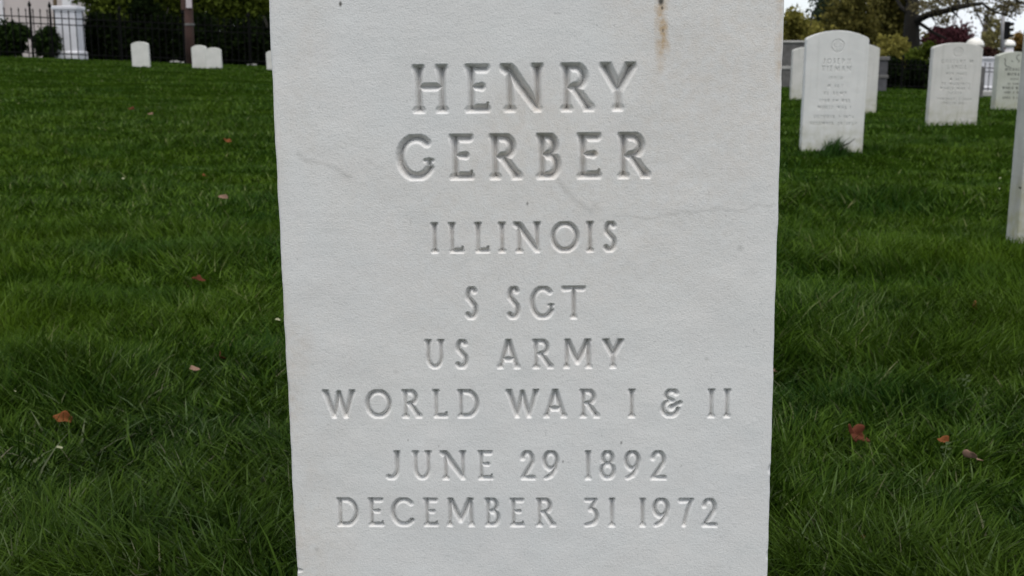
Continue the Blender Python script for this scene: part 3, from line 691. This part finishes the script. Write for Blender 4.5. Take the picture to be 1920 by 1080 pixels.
for lab, px, py in [('pale green sprig of round leaflets above the large right-hand leaves', 1808, 728), ('pale green sprig of round leaflets under the small tan leaf', 1769, 858)]:
    Y = depth_of(px, py, .02); x = at(px, py, Y).x; z = g(x, Y); root = empty('clover_sprig', (x, Y, z))
    root.scale = (.62, .62, .75)
    mb = MB(); mb.tube([(0, 0, 0), (.002, 0, .03), (.005, -.002, .055)], [.0006, .0005, .0004], 5); mb.build('stem', M['sprig'], root)
    for a, b, s in [(.006, .055, .006), (-.004, .047, .0055), (.010, .044, .005), (.000, .034, .005), (.008, .028, .0045)]:
        m2 = MB(); n = 10
        m2.add([(a, -.002, b)] + [(a + s * math.cos(t), -.002 - .4 * s * math.sin(t) , b + .55 * s * math.sin(t) + .0006 * math.cos(2 * t)) for t in [2 * math.pi * i / n for i in range(n)]], [(0, 1 + i, 1 + (i + 1) % n) for i in range(n)])
        m2.build('leaflet', M['sprig'], root)
    tag(root, lab, 'sprig', 'sprigs in the grass')

# ------------------------------------------------------------------ fences and pillars
def fence(label, A, B, h, px_sp=.155, post_every=2.4, post_px=()):
    A = Vector((A[0], A[1], 0)); B = Vector((B[0], B[1], 0)); Ln = (B - A).length; d = (B - A) / Ln
    root = empty('iron_fence', (A.x, A.y, g(A.x, A.y))); base = root.location.copy()
    P = lambda s, z: Vector((A.x + d.x * s, A.y + d.y * s, float(gz_base(A.x + d.x * s, A.y + d.y * s)) + z)) - base
    for hz in (h * .86, h * .73, h * .12):
        mb = MB(); mb.tube([P(s, hz) for s in np.linspace(0, Ln, 24)], .018, 6); mb.build('rail', M['iron'], root)
    npost = int(Ln / post_every)
    posts = [i * Ln / npost for i in range(npost + 1)]
    if post_px: posts = [(sx(p_, A.y + d.y / d.x * (sx(p_, A.y + 1) - A.x)) - A.x) / d.x for p_ in post_px]
    for s in posts:
        mb = MB(); b = P(s, -.05); mb.box((b.x, b.y, b.z + h * .54), (.05, .05, h * 1.08), 0, .006)
        mb.lathe([(.02, 0), (.03, .02), (.055, .07), (.05, .11), (.02, .17), (.003, .22)], (b.x, b.y, b.z + h * 1.08), 8); mb.build('post', M['iron'], root)
    k = int(Ln / px_sp); k = min(k, 98)
    for i in range(k + 1):
        s = Ln * (i + .5) / (k + 1)
        if min(abs(s - q) for q in posts) < .05: continue
        mb = MB(); mb.tube([P(s, 0), P(s, h * .97)], .015, 6); t = P(s, h * .97)
        mb.lathe([(.011, 0), (.028, .03), (.015, .06), (.002, .10)], tuple(t), 6); mb.build('picket', M['iron'], root)
    return tag(root, label, 'fence', 'iron fences along the cemetery edge')
fence('black iron picket fence on the left, in front of the cream building and dark hedge', (sx(-60, 33.5), 33.5), (sx(1050, 39.0), 39.0), 1.36, .19, 2.4, (-50, 61, 99, 230, 348, 470, 590, 710, 830, 940, 1045))
fence('black iron picket fence on the right, between the trees and the headstones', (sx(1075, 39.2), 39.2), (sx(2010, 46.0), 46.0), 1.05, .19)

def pillar(label, px0, px1, py_top, py_bot, Y):
    x0, x1 = sx(px0, Y), sx(px1, Y); xc = (x0 + x1) / 2; wd = x1 - x0
    top = at(px0, py_top, Y).z; gzz = g(xc, Y); H = top - gzz
    root = empty('gate_pillar', (xc, Y, gzz))
    mb = MB(); mb.box((0, 0, H * .5), (wd * .86, wd * .86, H * .86 + .0), 0, .03)
    mb.build('shaft', M['white'], root)
    mb = MB(); mb.box((0, 0, H * .955), (wd * 1.0, wd * 1.0, H * .075), 0, .02); mb.box((0, 0, H * .9), (wd * .92, wd * .92, H * .036), 0, .01); mb.build('cap', M['white'], root)
    mb = MB(); mb.box((0, 0, H * .05), (wd * .97, wd * .97, H * .22), 0, .05); mb.build('plinth', M['white'], root)
    return tag(root, label, 'pillar', 'white gate pillars')
pillar('white square pillar with flat cap behind the left iron fence', 112, 158, 11, 105, 36.3)
pillar('white square pillar with flat cap behind the right iron fence', 1833, 1868, 106, 170, 47.0)

# ------------------------------------------------------------------ foliage makers
def leaf_cloud(name, blobs, n, size, mat, parent, flat=.0, cl=26, spread=.34):
    """many small leaf faces in clumps through a crown made of ellipsoids (x,y,z,rx,ry,rz)"""
    vol = np.array([b[3] * b[4] * b[5] for b in blobs]) ** .7; vol /= vol.sum()
    Cn = []
    nc = max(12, n // cl)
    which = rng.choice(len(blobs), nc, p=vol)
    d = rng.normal(0, 1, (nc, 3)); d /= np.linalg.norm(d, axis=1)[:, None]
    r = rng.uniform(.25, 1.0, nc) ** .5 * rng.uniform(.85, 1.1, nc)
    B = np.array([b[:6] for b in blobs])[which]
    Cn = B[:, :3] + d * r[:, None] * B[:, 3:]
    cs = B[:, 3:].mean(1) * spread * rng.uniform(.35, 1.0, nc)
    k = rng.integers(0, nc, n)
    P = Cn[k] + rng.normal(0, 1, (n, 3)) * cs[k][:, None] * np.array([1, 1, .75 - flat])
    s = size * rng.uniform(.5, 1.3, n)
    a = rng.normal(0, 1, (n, 3)); a /= np.linalg.norm(a, axis=1)[:, None]
    b = rng.normal(0, 1, (n, 3)); b -= a * (a * b).sum(1)[:, None]; b /= np.linalg.norm(b, axis=1)[:, None]
    V = np.stack([P - a * s[:, None], P + b * s[:, None] * .45, P + a * s[:, None], P - b * s[:, None] * .45], 1).reshape(-1, 3)
    F = np.arange(4 * n).reshape(n, 4)
    return np_mesh(name, V - np.array(parent.location)[None], [F], mat, parent)
def limbs(root, pieces, mat, name='trunk', n=8):
    mb = MB(); o = Vector(root.location)
    for pts, rad in pieces: mb.tube([Vector(p) - o for p in pts], rad, n)
    return mb.build(name, mat, root, True)
def twigs(p0, p1, r, lv, out, spread=.6):
    """branch p0->p1 and its offshoots"""
    p0 = Vector(p0); p1 = Vector(p1); d = p1 - p0; L_ = d.length
    mid = p0.lerp(p1, .5) + Vector((random.uniform(-1, 1), random.uniform(-1, 1), random.uniform(-.5, 1))) * L_ * .08
    out.append(([p0, mid, p1], [r, r * .75, r * .45]))
    if lv <= 0: return
    for _ in range(3 if lv > 1 else 2):
        t = random.uniform(.35, 1); b = p0.lerp(p1, t)
        e = b + d.normalized() * L_ * random.uniform(.25, .55) + Vector((random.uniform(-1, 1), random.uniform(-1, 1), random.uniform(-.8, .9))) * L_ * spread * .6
        twigs(b, e, r * .5, lv - 1, out, spread)
def shrub(name, label, cat, px0, px1, py_top, Y, n, size, mat, group=None, depth=None, py_bot=None, trunk_mat='bark', lumps=6, seed=1, low=False):
    rs = random.Random(seed)
    x0, x1 = sx(px0, Y), sx(px1, Y); xc = (x0 + x1) / 2; gzz = g(xc, Y) if py_bot is None else at(px0, py_bot, Y).z
    top = at((px0 + px1) / 2, py_top, Y).z; H = top - gzz; wx = (x1 - x0) / 2; dp = depth or wx * .7
    root = empty(name, (xc, Y, g(xc, Y)))
    blobs = [(xc, Y, gzz + H * .42, wx * .72, dp * .8, H * .40)]
    for k in range(lumps):
        a = rs.uniform(-1, 1); b = rs.uniform(.2, .85)
        blobs.append((xc + a * wx * .68, Y + rs.uniform(-.6, .6) * dp, gzz + H * (b * (1 - .25 * a * a)), wx * rs.uniform(.25, .42), dp * .4, H * rs.uniform(.14, .24)))
    if low: blobs += [(xc + a * wx, Y, gzz + H * .14, wx * .5, dp * .6, H * .16) for a in (-.55, 0, .55)]
    leaf_cloud('crown', blobs, n, size, mat, root)
    br = []
    base = Vector((xc, Y, root.location.z - .05))
    for k in range(3 + int(wx > 1) * 2):
        e = Vector((xc + rs.uniform(-.6, .6) * wx, Y + rs.uniform(-.4, .4) * dp, gzz + H * rs.uniform(.55, .9)))
        br.append(([base + Vector((rs.uniform(-.15, .15) * wx, 0, 0)), base.lerp(e, .5) + Vector((0, 0, H * .05)), e], [.035 * H ** .5 + .01, .03 * H ** .5, .008]))
    limbs(root, br, M[trunk_mat], 'trunk', 6)
    return tag(root, label, cat, group)
F_ = {
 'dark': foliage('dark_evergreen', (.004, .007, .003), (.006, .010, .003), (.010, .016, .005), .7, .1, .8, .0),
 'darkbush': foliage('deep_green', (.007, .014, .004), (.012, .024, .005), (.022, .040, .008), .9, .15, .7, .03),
 'lime': foliage('fresh_green', (.030, .044, .005), (.058, .080, .009), (.10, .13, .018), .5, .3),
 'gold': foliage('budding_gold', (.085, .082, .018), (.15, .138, .028), (.24, .21, .05), .5, .3),
 'olive': foliage('olive_bronze', (.042, .042, .011), (.082, .076, .018), (.15, .13, .034), .4, .25),
 'conifer': foliage('blue_green', (.012, .022, .012), (.022, .035, .020), (.040, .055, .028), .6, .1),
 'plum': foliage('purple_red', (.022, .008, .010), (.045, .014, .018), (.085, .030, .034), .8, .2),
 'willow': foliage('pale_yellow_green', (.11, .10, .035), (.17, .155, .055), (.26, .23, .10), .7, .35),
 'orange': foliage('orange_tan', (.13, .075, .02), (.21, .13, .035), (.30, .19, .06), .7, .35),
 'bud': foliage('grey_buds', (.06, .05, .025), (.12, .10, .05), (.19, .165, .085), .6, .35),
 'maroon': foliage('maroon_brown', (.018, .009, .008), (.035, .016, .013), (.065, .032, .024), .8, .15),
 'green': foliage('mid_green', (.020, .034, .010), (.036, .055, .014), (.060, .085, .020), .6, .2),
}
# left: hedge plants behind the fence, each its own plant
HG = 'dark evergreens behind the left fence'
for k, (p0, p1, pt, Y, lab) in enumerate([(158, 262, 26, 39.0, 'dark evergreen bush directly right of the white left pillar'), (235, 350, -8, 39.6, 'dark evergreen bush behind the lone small headstone'), (325, 430, 8, 39.2, 'dark evergreen bush behind the brown pole'), (400, 500, 24, 39.8, 'dark evergreen bush behind the touching small headstones'), (470, 580, 16, 39.3, 'dark evergreen bush against the left edge of the big headstone')]):
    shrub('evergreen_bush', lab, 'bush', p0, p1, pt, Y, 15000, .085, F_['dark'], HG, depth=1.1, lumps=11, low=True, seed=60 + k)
for k, (p0, p1, pt, pb, Y, lab) in enumerate([(250, 430, -130, 70, 45, 'fresh green tree showing above the dark hedge right behind the brown pole'), (140, 310, -120, 60, 43, 'fresh green tree showing above the dark hedge near the white pillar'), (380, 560, -140, 60, 44, 'fresh green tree showing above the dark hedge beside the big headstone')]):
    shrub('leafy_tree', lab, 'tree', p0, p1, pt, Y, 14000, .12, F_['lime'], 'fresh green trees behind the hedge', depth=1.4, py_bot=pb, seed=80 + k)
shrub('rounded_bush', 'rounded deep green bush at the far left behind the iron fence', 'bush', -45, 66, 36, 36.2, 11000, .085, F_['darkbush'], 'bushes left of the white pillar', depth=.7, lumps=8, seed=91)
shrub('rounded_bush', 'smaller deep green bush touching the left side of the white pillar', 'bush', 66, 114, 46, 35.9, 6000, .08, F_['darkbush'], 'bushes left of the white pillar', depth=.5, lumps=6, seed=92)
for k, (p0, p1, Y) in enumerate([(575, 720, 40.5), (690, 860, 41.5), (830, 1000, 42.5), (970, 1150, 44), (1110, 1300, 45.5), (1260, 1450, 47)]):
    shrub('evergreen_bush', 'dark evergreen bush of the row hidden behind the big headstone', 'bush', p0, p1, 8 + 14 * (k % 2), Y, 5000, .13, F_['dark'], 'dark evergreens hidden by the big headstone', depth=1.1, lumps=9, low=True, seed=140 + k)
# cream building
bx0, bx1, bY = sx(-520, 62), sx(143, 62), 62.0
gb = g(bx1, bY); root = empty('cream_building', ((bx0 + bx1) / 2, bY, gb)); W_ = bx1 - bx0
mb = MB(); mb.box((0, 5, 4.2), (W_, 10, 8.4 + .6)); mb.build('wall', M['wall'], root)
for xp in (sx(8, 62), sx(-250, 62), bx1 - .25):
    mb = MB(); mb.box((xp - root.location.x, -.08, 4.2), (.42, .22, 8.6), 0, .02); mb.build('pilaster', M['trim'], root)
mb = MB(); mb.box((0, 4.9, 8.95), (W_ + .8, 10.8, .45), 0, .08); mb.build('cornice', M['trim'], root)
mb = MB(); hw = W_ / 2 + .5
mb.add([(-hw, -.6, 9.2), (hw, -.6, 9.2), (hw, 10.4, 9.2), (-hw, 10.4, 9.2), (-hw + 4, 4.9, 12), (hw - 4, 4.9, 12)], [(0, 1, 5, 4), (1, 2, 5), (2, 3, 4, 5), (3, 0, 4), (3, 2, 1, 0)]); mb.build('roof', M['roof'], root)
for xp in np.linspace(-W_ / 2 + 2, W_ / 2 - 2.2, 6):
    mb = MB(); mb.box((xp, -.04, 5.9), (1.3, .12, 2.0), 0, .02); f = mb.build('window', M['trim'], root)
    mb = MB(); mb.box((xp, -.09, 5.9), (1.05, .06, 1.75)); mb.build('pane', M['glass'], f)
tag(root, 'cream walled building with pale pilaster beyond the left iron fence', 'building')
# thin tan trunk beside the pillar
Y = 37.4; p0 = at(106, 106, Y); p0.z = g(p0.x, Y); p1 = at(103, 0, Y); p2 = at(101, -160, Y)
root = empty('slender_tree', p0); limbs(root, [([p0, p1, p2], [.07, .065, .05]), ([p2, p2 + Vector((.5, .1, .8))], [.04, .01]), ([p2, p2 + Vector((-.4, -.1, .9))], [.04, .01])], M['tanbark'])
leaf_cloud('crown', [(p2.x, Y, p2.z + .7, 1.1, .9, .9)], 2500, .09, F_['lime'], root); tag(root, 'slender tan tree trunk rising just left of the white left pillar', 'tree')
# brown pole with a pale notice
Y = 31.5; p0 = at(357, 112, Y); p0.z = g(p0.x, Y) - .1; p1 = at(351, -40, Y)
root = empty('wooden_pole', p0); dz = p1 - p0
mb = MB(); mb.tube([(0, 0, 0), dz * .5, dz, dz * 2.2], [.125, .12, .115, .1], 12); mb.build('shaft', M['wood'], root, True)
nb = at(357, 6, Y) - p0; mb = MB(); mb.box((nb.x, -.15, nb.z + .12), (.15, .02, .5), 0, .004); mb.build('notice', M['paper'], root)
nb = at(356, 46, Y) - p0; mb = MB(); mb.lathe([(.13, -.03), (.135, 0), (.13, .03)], (nb.x - .01, 0, nb.z), 14); mb.build('band', M['granite'], root)
nb = at(345, 8, Y) - p0; mb = MB(); mb.box((nb.x, -.02, nb.z + .15), (.11, .16, .6), 0, .01); mb.build('conduit_box', M['wood'], root)
tag(root, 'brown wooden pole with a pale notice in front of the dark hedge', 'pole')
for k, (px, py, s) in enumerate([(327, 101, .17), (343, 102, .12), (472, 108, .16)]):
    Y = 36.6; p = at(px, py, Y); mb = MB(); n = 8
    mb.lathe([(s * .6, -s * .25), (s * .8, 0), (s * .7, s * .2), (s * .3, s * .32)], (0, 0, 0), n)
    o = mb.build('pale_stone', M['pebble'], None, True); o.location = (p.x, Y, g(p.x, Y) + s * .15); o.scale = (1.3, 1, .8)
    tag(o, ['larger pale stone under the hedge just left of the brown pole', 'smaller pale stone under the hedge touching the brown pole', 'pale stone under the hedge near the big headstone'][k], 'stone', 'stones under the hedge')

# ------------------------------------------------------------------ right background
root_y = 33.0
def block(name, label, cat, px0, px1, py0, Y, dep, mats, caph):
    x0, x1 = sx(px0, Y), sx(px1, Y); xc = (x0 + x1) / 2; gg = g(xc, Y); H = at(px0, py0, Y).z - gg
    root = empty(name, (xc, Y, gg))
    mb = MB(); mb.box((0, dep / 2, (H - caph) / 2 - .05), (x1 - x0 - .08, dep - .06, H - caph + .1), 0, .015); mb.build('body', M[mats[0]], root)
    mb = MB(); mb.box((0, dep / 2, H - caph / 2), (x1 - x0, dep, caph), 0, .015); mb.build('cap', M[mats[1]], root)
    mb = MB(); mb.box((0, dep / 2, H * .42), (x1 - x0 - .02, dep - .02, .08), 0, .01); mb.build('ledge', M[mats[1]], root)
    return tag(root, label, cat, 'granite monuments')
block('granite_monument', 'grey granite monument with pale cap between the big headstone and JOSEPH TIEMAN', 'monument', 1440, 1530, 76, 30.0, .9, ('granite', 'coping'), .06)
o = block('granite_monument', 'dark granite block right of JOSEPH TIEMAN, before the iron fence', 'monument', 1600, 1669, 106, 30.5, .8, ('granite2', 'granite'), .10)
# big old tree
Y = 60.0; base = at(1711, 160, Y); base.z = g(base.x, Y) - .1
root = empty('old_tree', base)
tr = [([base, at(1711, 120, Y), at(1709, 70, Y), at(1710, 30, Y), at(1711, 0, Y), at(1709, -120, Y), at(1700, -330, Y)], [.62, .45, .42, .36, .30, .27, .18])]
tr.append(([at(1711, 42, Y), at(1740, 28, Y - 1), at(1775, 20, Y - 1.5), at(1800, 13, Y - 2), at(1822, 9, Y - 2), at(1842, 6, Y - 2)], [.20, .17, .15, .13, .11, .07]))
tr.append(([at(1842, 6, Y - 2), at(1852, 15, Y - 2), at(1868, 24, Y - 2), at(1885, 27, Y - 2), at(1905, 38, Y - 2.2)], [.07, .055, .045, .035, .02]))
tr.append(([at(1814, 10, Y - 2), at(1816, -5, Y - 2), at(1822, -60, Y - 2)], [.09, .08, .05]))
tr.append(([at(1712, 36, Y), at(1731, 48, Y - .7), at(1752, 62, Y - 1.2), at(1775, 73, Y - 1.5)], [.11, .09, .07, .035]))
tr.append(([at(1709, 10, Y), at(1697, -3, Y), at(1680, -20, Y)], [.12, .09, .05]))
tr.append(([at(1709, 30, Y), at(1690, 14, Y), at(1682, 0, Y + .5), at(1660, -40, Y + 1)], [.13, .10, .08, .05]))
tr.append(([at(1712, 12, Y), at(1730, 4, Y), at(1745, 6, Y), at(1765, -6, Y)], [.09, .07, .055, .03]))
tr.append(([at(1900, -4, Y - 3), at(1911, 4, Y - 3), at(1925, 8, Y - 3)], [.07, .06, .05]))
tr.append(([at(1842, -60, Y - 3), at(1870, -30, Y - 3), at(1900, -4, Y - 3)], [.1, .09, .07]))
tr.append(([at(1709, -120, Y), at(1770, -110, Y - 2), at(1842, -60, Y - 3)], [.16, .13, .1]))
tw = []
for (a, b) in [((1745, 27), (1765, 5)), ((1780, 19), (1800, 35)), ((1800, 13), (1790, -8)), ((1825, 9), (1835, 35)), ((1845, 8), (1850, 40)), ((1862, 20), (1885, 8)), ((1880, 27), (1900, 20)), ((1735, 28), (1760, 40)), ((1755, -5), (1775, 12)), ((1870, -15), (1880, 15)), ((1890, -8), (1900, 18)), ((1838, -20), (1850, -2))]:
    twigs(at(*a, Y - 1.6), at(*b, Y - 1.2 + random.uniform(-1, 1)), .045, 2, tw)
limbs(root, tr, M['bark'], 'trunk', 9); limbs(root, tw, M['bark'], 'branch', 5)
bl = []
for (px, py, rx, rz_) in [(1760, 3, 18, 7), (1788, 6, 14, 8), (1745, 16, 10, 6), (1812, 4, 14, 6), (1850, -8, 16, 8), (1880, 10, 12, 10), (1897, 20, 12, 9), (1868, 22, 9, 6), (1835, 20, 9, 6), (1770, 36, 12, 5), (1905, 8, 10, 8), (1725, 8, 12, 9)]:
    p = at(px, py, Y - 1.5); s = Y / FPX; bl.append((p.x, p.y, p.z, rx * s, 1.0, rz_ * s))
leaf_cloud('crown', bl, 1700, .10, F_['bud'], root, cl=7, spread=.5)
tag(root, 'big old tree with dark trunk and long bare limb reaching right', 'tree')
TG = 'trees behind the right fence'
def tree_px(name, label, px0, px1, pt, pb, Y, n, size, mat, seed, dep=2.0, lumps=9, cat='tree'):
    return shrub(name, label, cat, px0, px1, pt, Y, n, size, F_[mat], TG, depth=dep, py_bot=pb, lumps=lumps, seed=seed)
tree_px('budding_tree', 'golden budding tree just right of the big headstone', 1440, 1548, 12, 122, 56, 8500, .13, 'gold', 101)
tree_px('conifer_tree', 'blue-green conifer behind the golden budding tree', 1508, 1592, -40, 90, 66, 7000, .15, 'conifer', 102)
tree_px('bronze_tree', 'bronze olive tree above the JOSEPH TIEMAN headstone', 1545, 1640, -60, 120, 58, 11000, .13, 'olive', 103)
tree_px('bronze_tree', 'tall bronze olive tree left of the old dark trunk', 1615, 1712, -80, 120, 63, 11000, .14, 'olive', 104)
tree_px('golden_bush', 'golden bush between TIEMAN headstone and old dark trunk', 1640, 1715, 60, 150, 54, 6000, .12, 'gold', 105, 1.2, cat='bush')
tree_px('green_bush', 'fresh green bush in front of the old dark trunk', 1695, 1755, 78, 150, 53, 5000, .11, 'lime', 106, 1.0, cat='bush')
tree_px('plum_tree', 'purple-red plum tree above the grey-white headstone', 1725, 1835, 32, 120, 70, 6500, .14, 'plum', 107)
tree_px('yellow_tree', 'pale yellow-green tree left of the traffic signal', 1846, 1884, 36, 120, 72, 2600, .13, 'willow', 108, 1.2)
tree_px('orange_bush', 'orange tan bush right of the traffic signal pole', 1888, 1935, 58, 120, 66, 3600, .13, 'orange', 109, 1.2, cat='bush')
tree_px('maroon_bush', 'maroon brown bush above the white right-hand pillar', 1828, 1888, 84, 150, 55, 4500, .11, 'maroon', 110, .9, cat='bush')
for k, (p0, p1, pt, Y, lab) in enumerate([(1440, 1545, 84, 47.5, 'low dark bush behind the grey granite monument'), (1640, 1700, 108, 47.5, 'low dark bush behind the right fence beside the dark granite block'), (1685, 1752, 112, 48, 'low dark bush behind the right fence beside the grey-white headstone'), (1868, 1935, 100, 50, 'low dark bush behind the right fence beside the nearest headstone')]):
    shrub('low_bush', lab, 'bush', p0, p1, pt, Y, 5000, .10, F_['dark'], 'low dark bushes behind the right fence', depth=.8, lumps=7, seed=120 + k)
# leaning thin tree
Y = 69; p0 = at(1838, 130, Y); p0.z = g(p0.x, Y); root = empty('leaning_tree', p0)
pc = [([p0, at(1842, 90, Y), at(1846, 55, Y), at(1853, 24, Y)], [.16, .14, .11, .06]), ([at(1845, 62, Y), at(1858, 42, Y), at(1860, 30, Y)], [.08, .06, .03]), ([at(1846, 55, Y), at(1838, 36, Y), at(1832, 25, Y)], [.06, .045, .02])]
tw = []; twigs(at(1850, 35, Y), at(1862, 20, Y), .04, 2, tw); twigs(at(1845, 60, Y), at(1856, 35, Y), .04, 2, tw); twigs(at(1836, 34, Y), at(1828, 20, Y), .035, 2, tw)
limbs(root, pc + tw, M['palebark'], 'trunk', 7)
p = at(1855, 38, Y); leaf_cloud('crown', [(p.x, Y, p.z, .32, .3, .5), (p.x - .3, Y, p.z - 1, .3, .3, .5)], 420, .10, F_['willow'], root, cl=8)
tag(root, 'thin leaning pale trunk between the plum tree and the traffic signal', 'tree')
# traffic signal
Y = 60.5; p0 = at(1880, 150, Y); p0.z = g(p0.x, Y); top = at(1881, 14, Y)
root = empty('traffic_signal', p0)
mb = MB(); mb.tube([(0, 0, 0), tuple(top - p0)], [.12, .10], 10); mb.build('pole', M['metal'], root, True)
c = at(1887, 57, Y) - p0
mb = MB(); mb.box((c.x - .02, 0, c.z), (.26, .26, .90), 0, .03); hs = mb.build('signal_housing', M['black'], root)
for dz_ in (.29, 0, -.29):
    m2 = MB(); n = 12; vs = []; fs = []
    for xx, rr in ((.10, .13), (.33, .115)):
        for i in range(n + 1):
            t = math.pi * (-.12 + 1.24 * i / n); vs.append((c.x + xx, rr * math.cos(t), c.z + dz_ + rr * math.sin(t) * .9))
    for i in range(n): fs.append((i, i + 1, n + 2 + i, n + 1 + i))
    m2.add(vs, fs); v_ = m2.build('visor', M['black'], hs); sm = v_.modifiers.new('thickness', 'SOLIDIFY'); sm.thickness = .02
    m2 = MB(); m2.tube([(c.x + .125, 0, c.z + dz_), (c.x + .15, 0, c.z + dz_)], [.12, .10], 12); m2.build('lens', M['lens'], hs)
mb = MB(); mb.box((c.x * .5, 0, c.z + .54), (c.x + .1, .06, .06)); mb.box((c.x * .5, 0, c.z - .54), (c.x + .1, .06, .06)); mb.build('bracket', M['metal'], root)
tag(root, 'black three-light traffic signal seen side-on, on a grey pole', 'traffic signal')
# white domes
for px, pt, Y, r, lab in [(1826, 71, 62, .44, 'white rounded dome rising just right of the grey-white headstone'), (1889, 74, 64, .34, 'white rounded dome low beside the traffic signal pole')]:
    x = sx(px, Y); gg = g(x, Y); H = at(px, pt, Y).z - gg; root = empty('domed_pier', (x, Y, gg))
    mb = MB(); mb.lathe([(r * .8, -.1), (r * .8, H - r * 1.1)], n=20); mb.build('drum', M['trim'], root, True)
    mb = MB(); mb.lathe([(r * .8, H - r * 1.1), (r * 1.04, H - r * 1.05), (r * 1.05, H - r * .8)] + [(r * 1.03 * math.cos(R(a)), H - r * .8 + r * .8 * math.sin(R(a))) for a in (10, 25, 40, 55, 70, 82, 89)], n=24); mb.build('dome', M['dome'], root, True)
    tag(root, lab, 'dome', 'white domes beyond the fence')
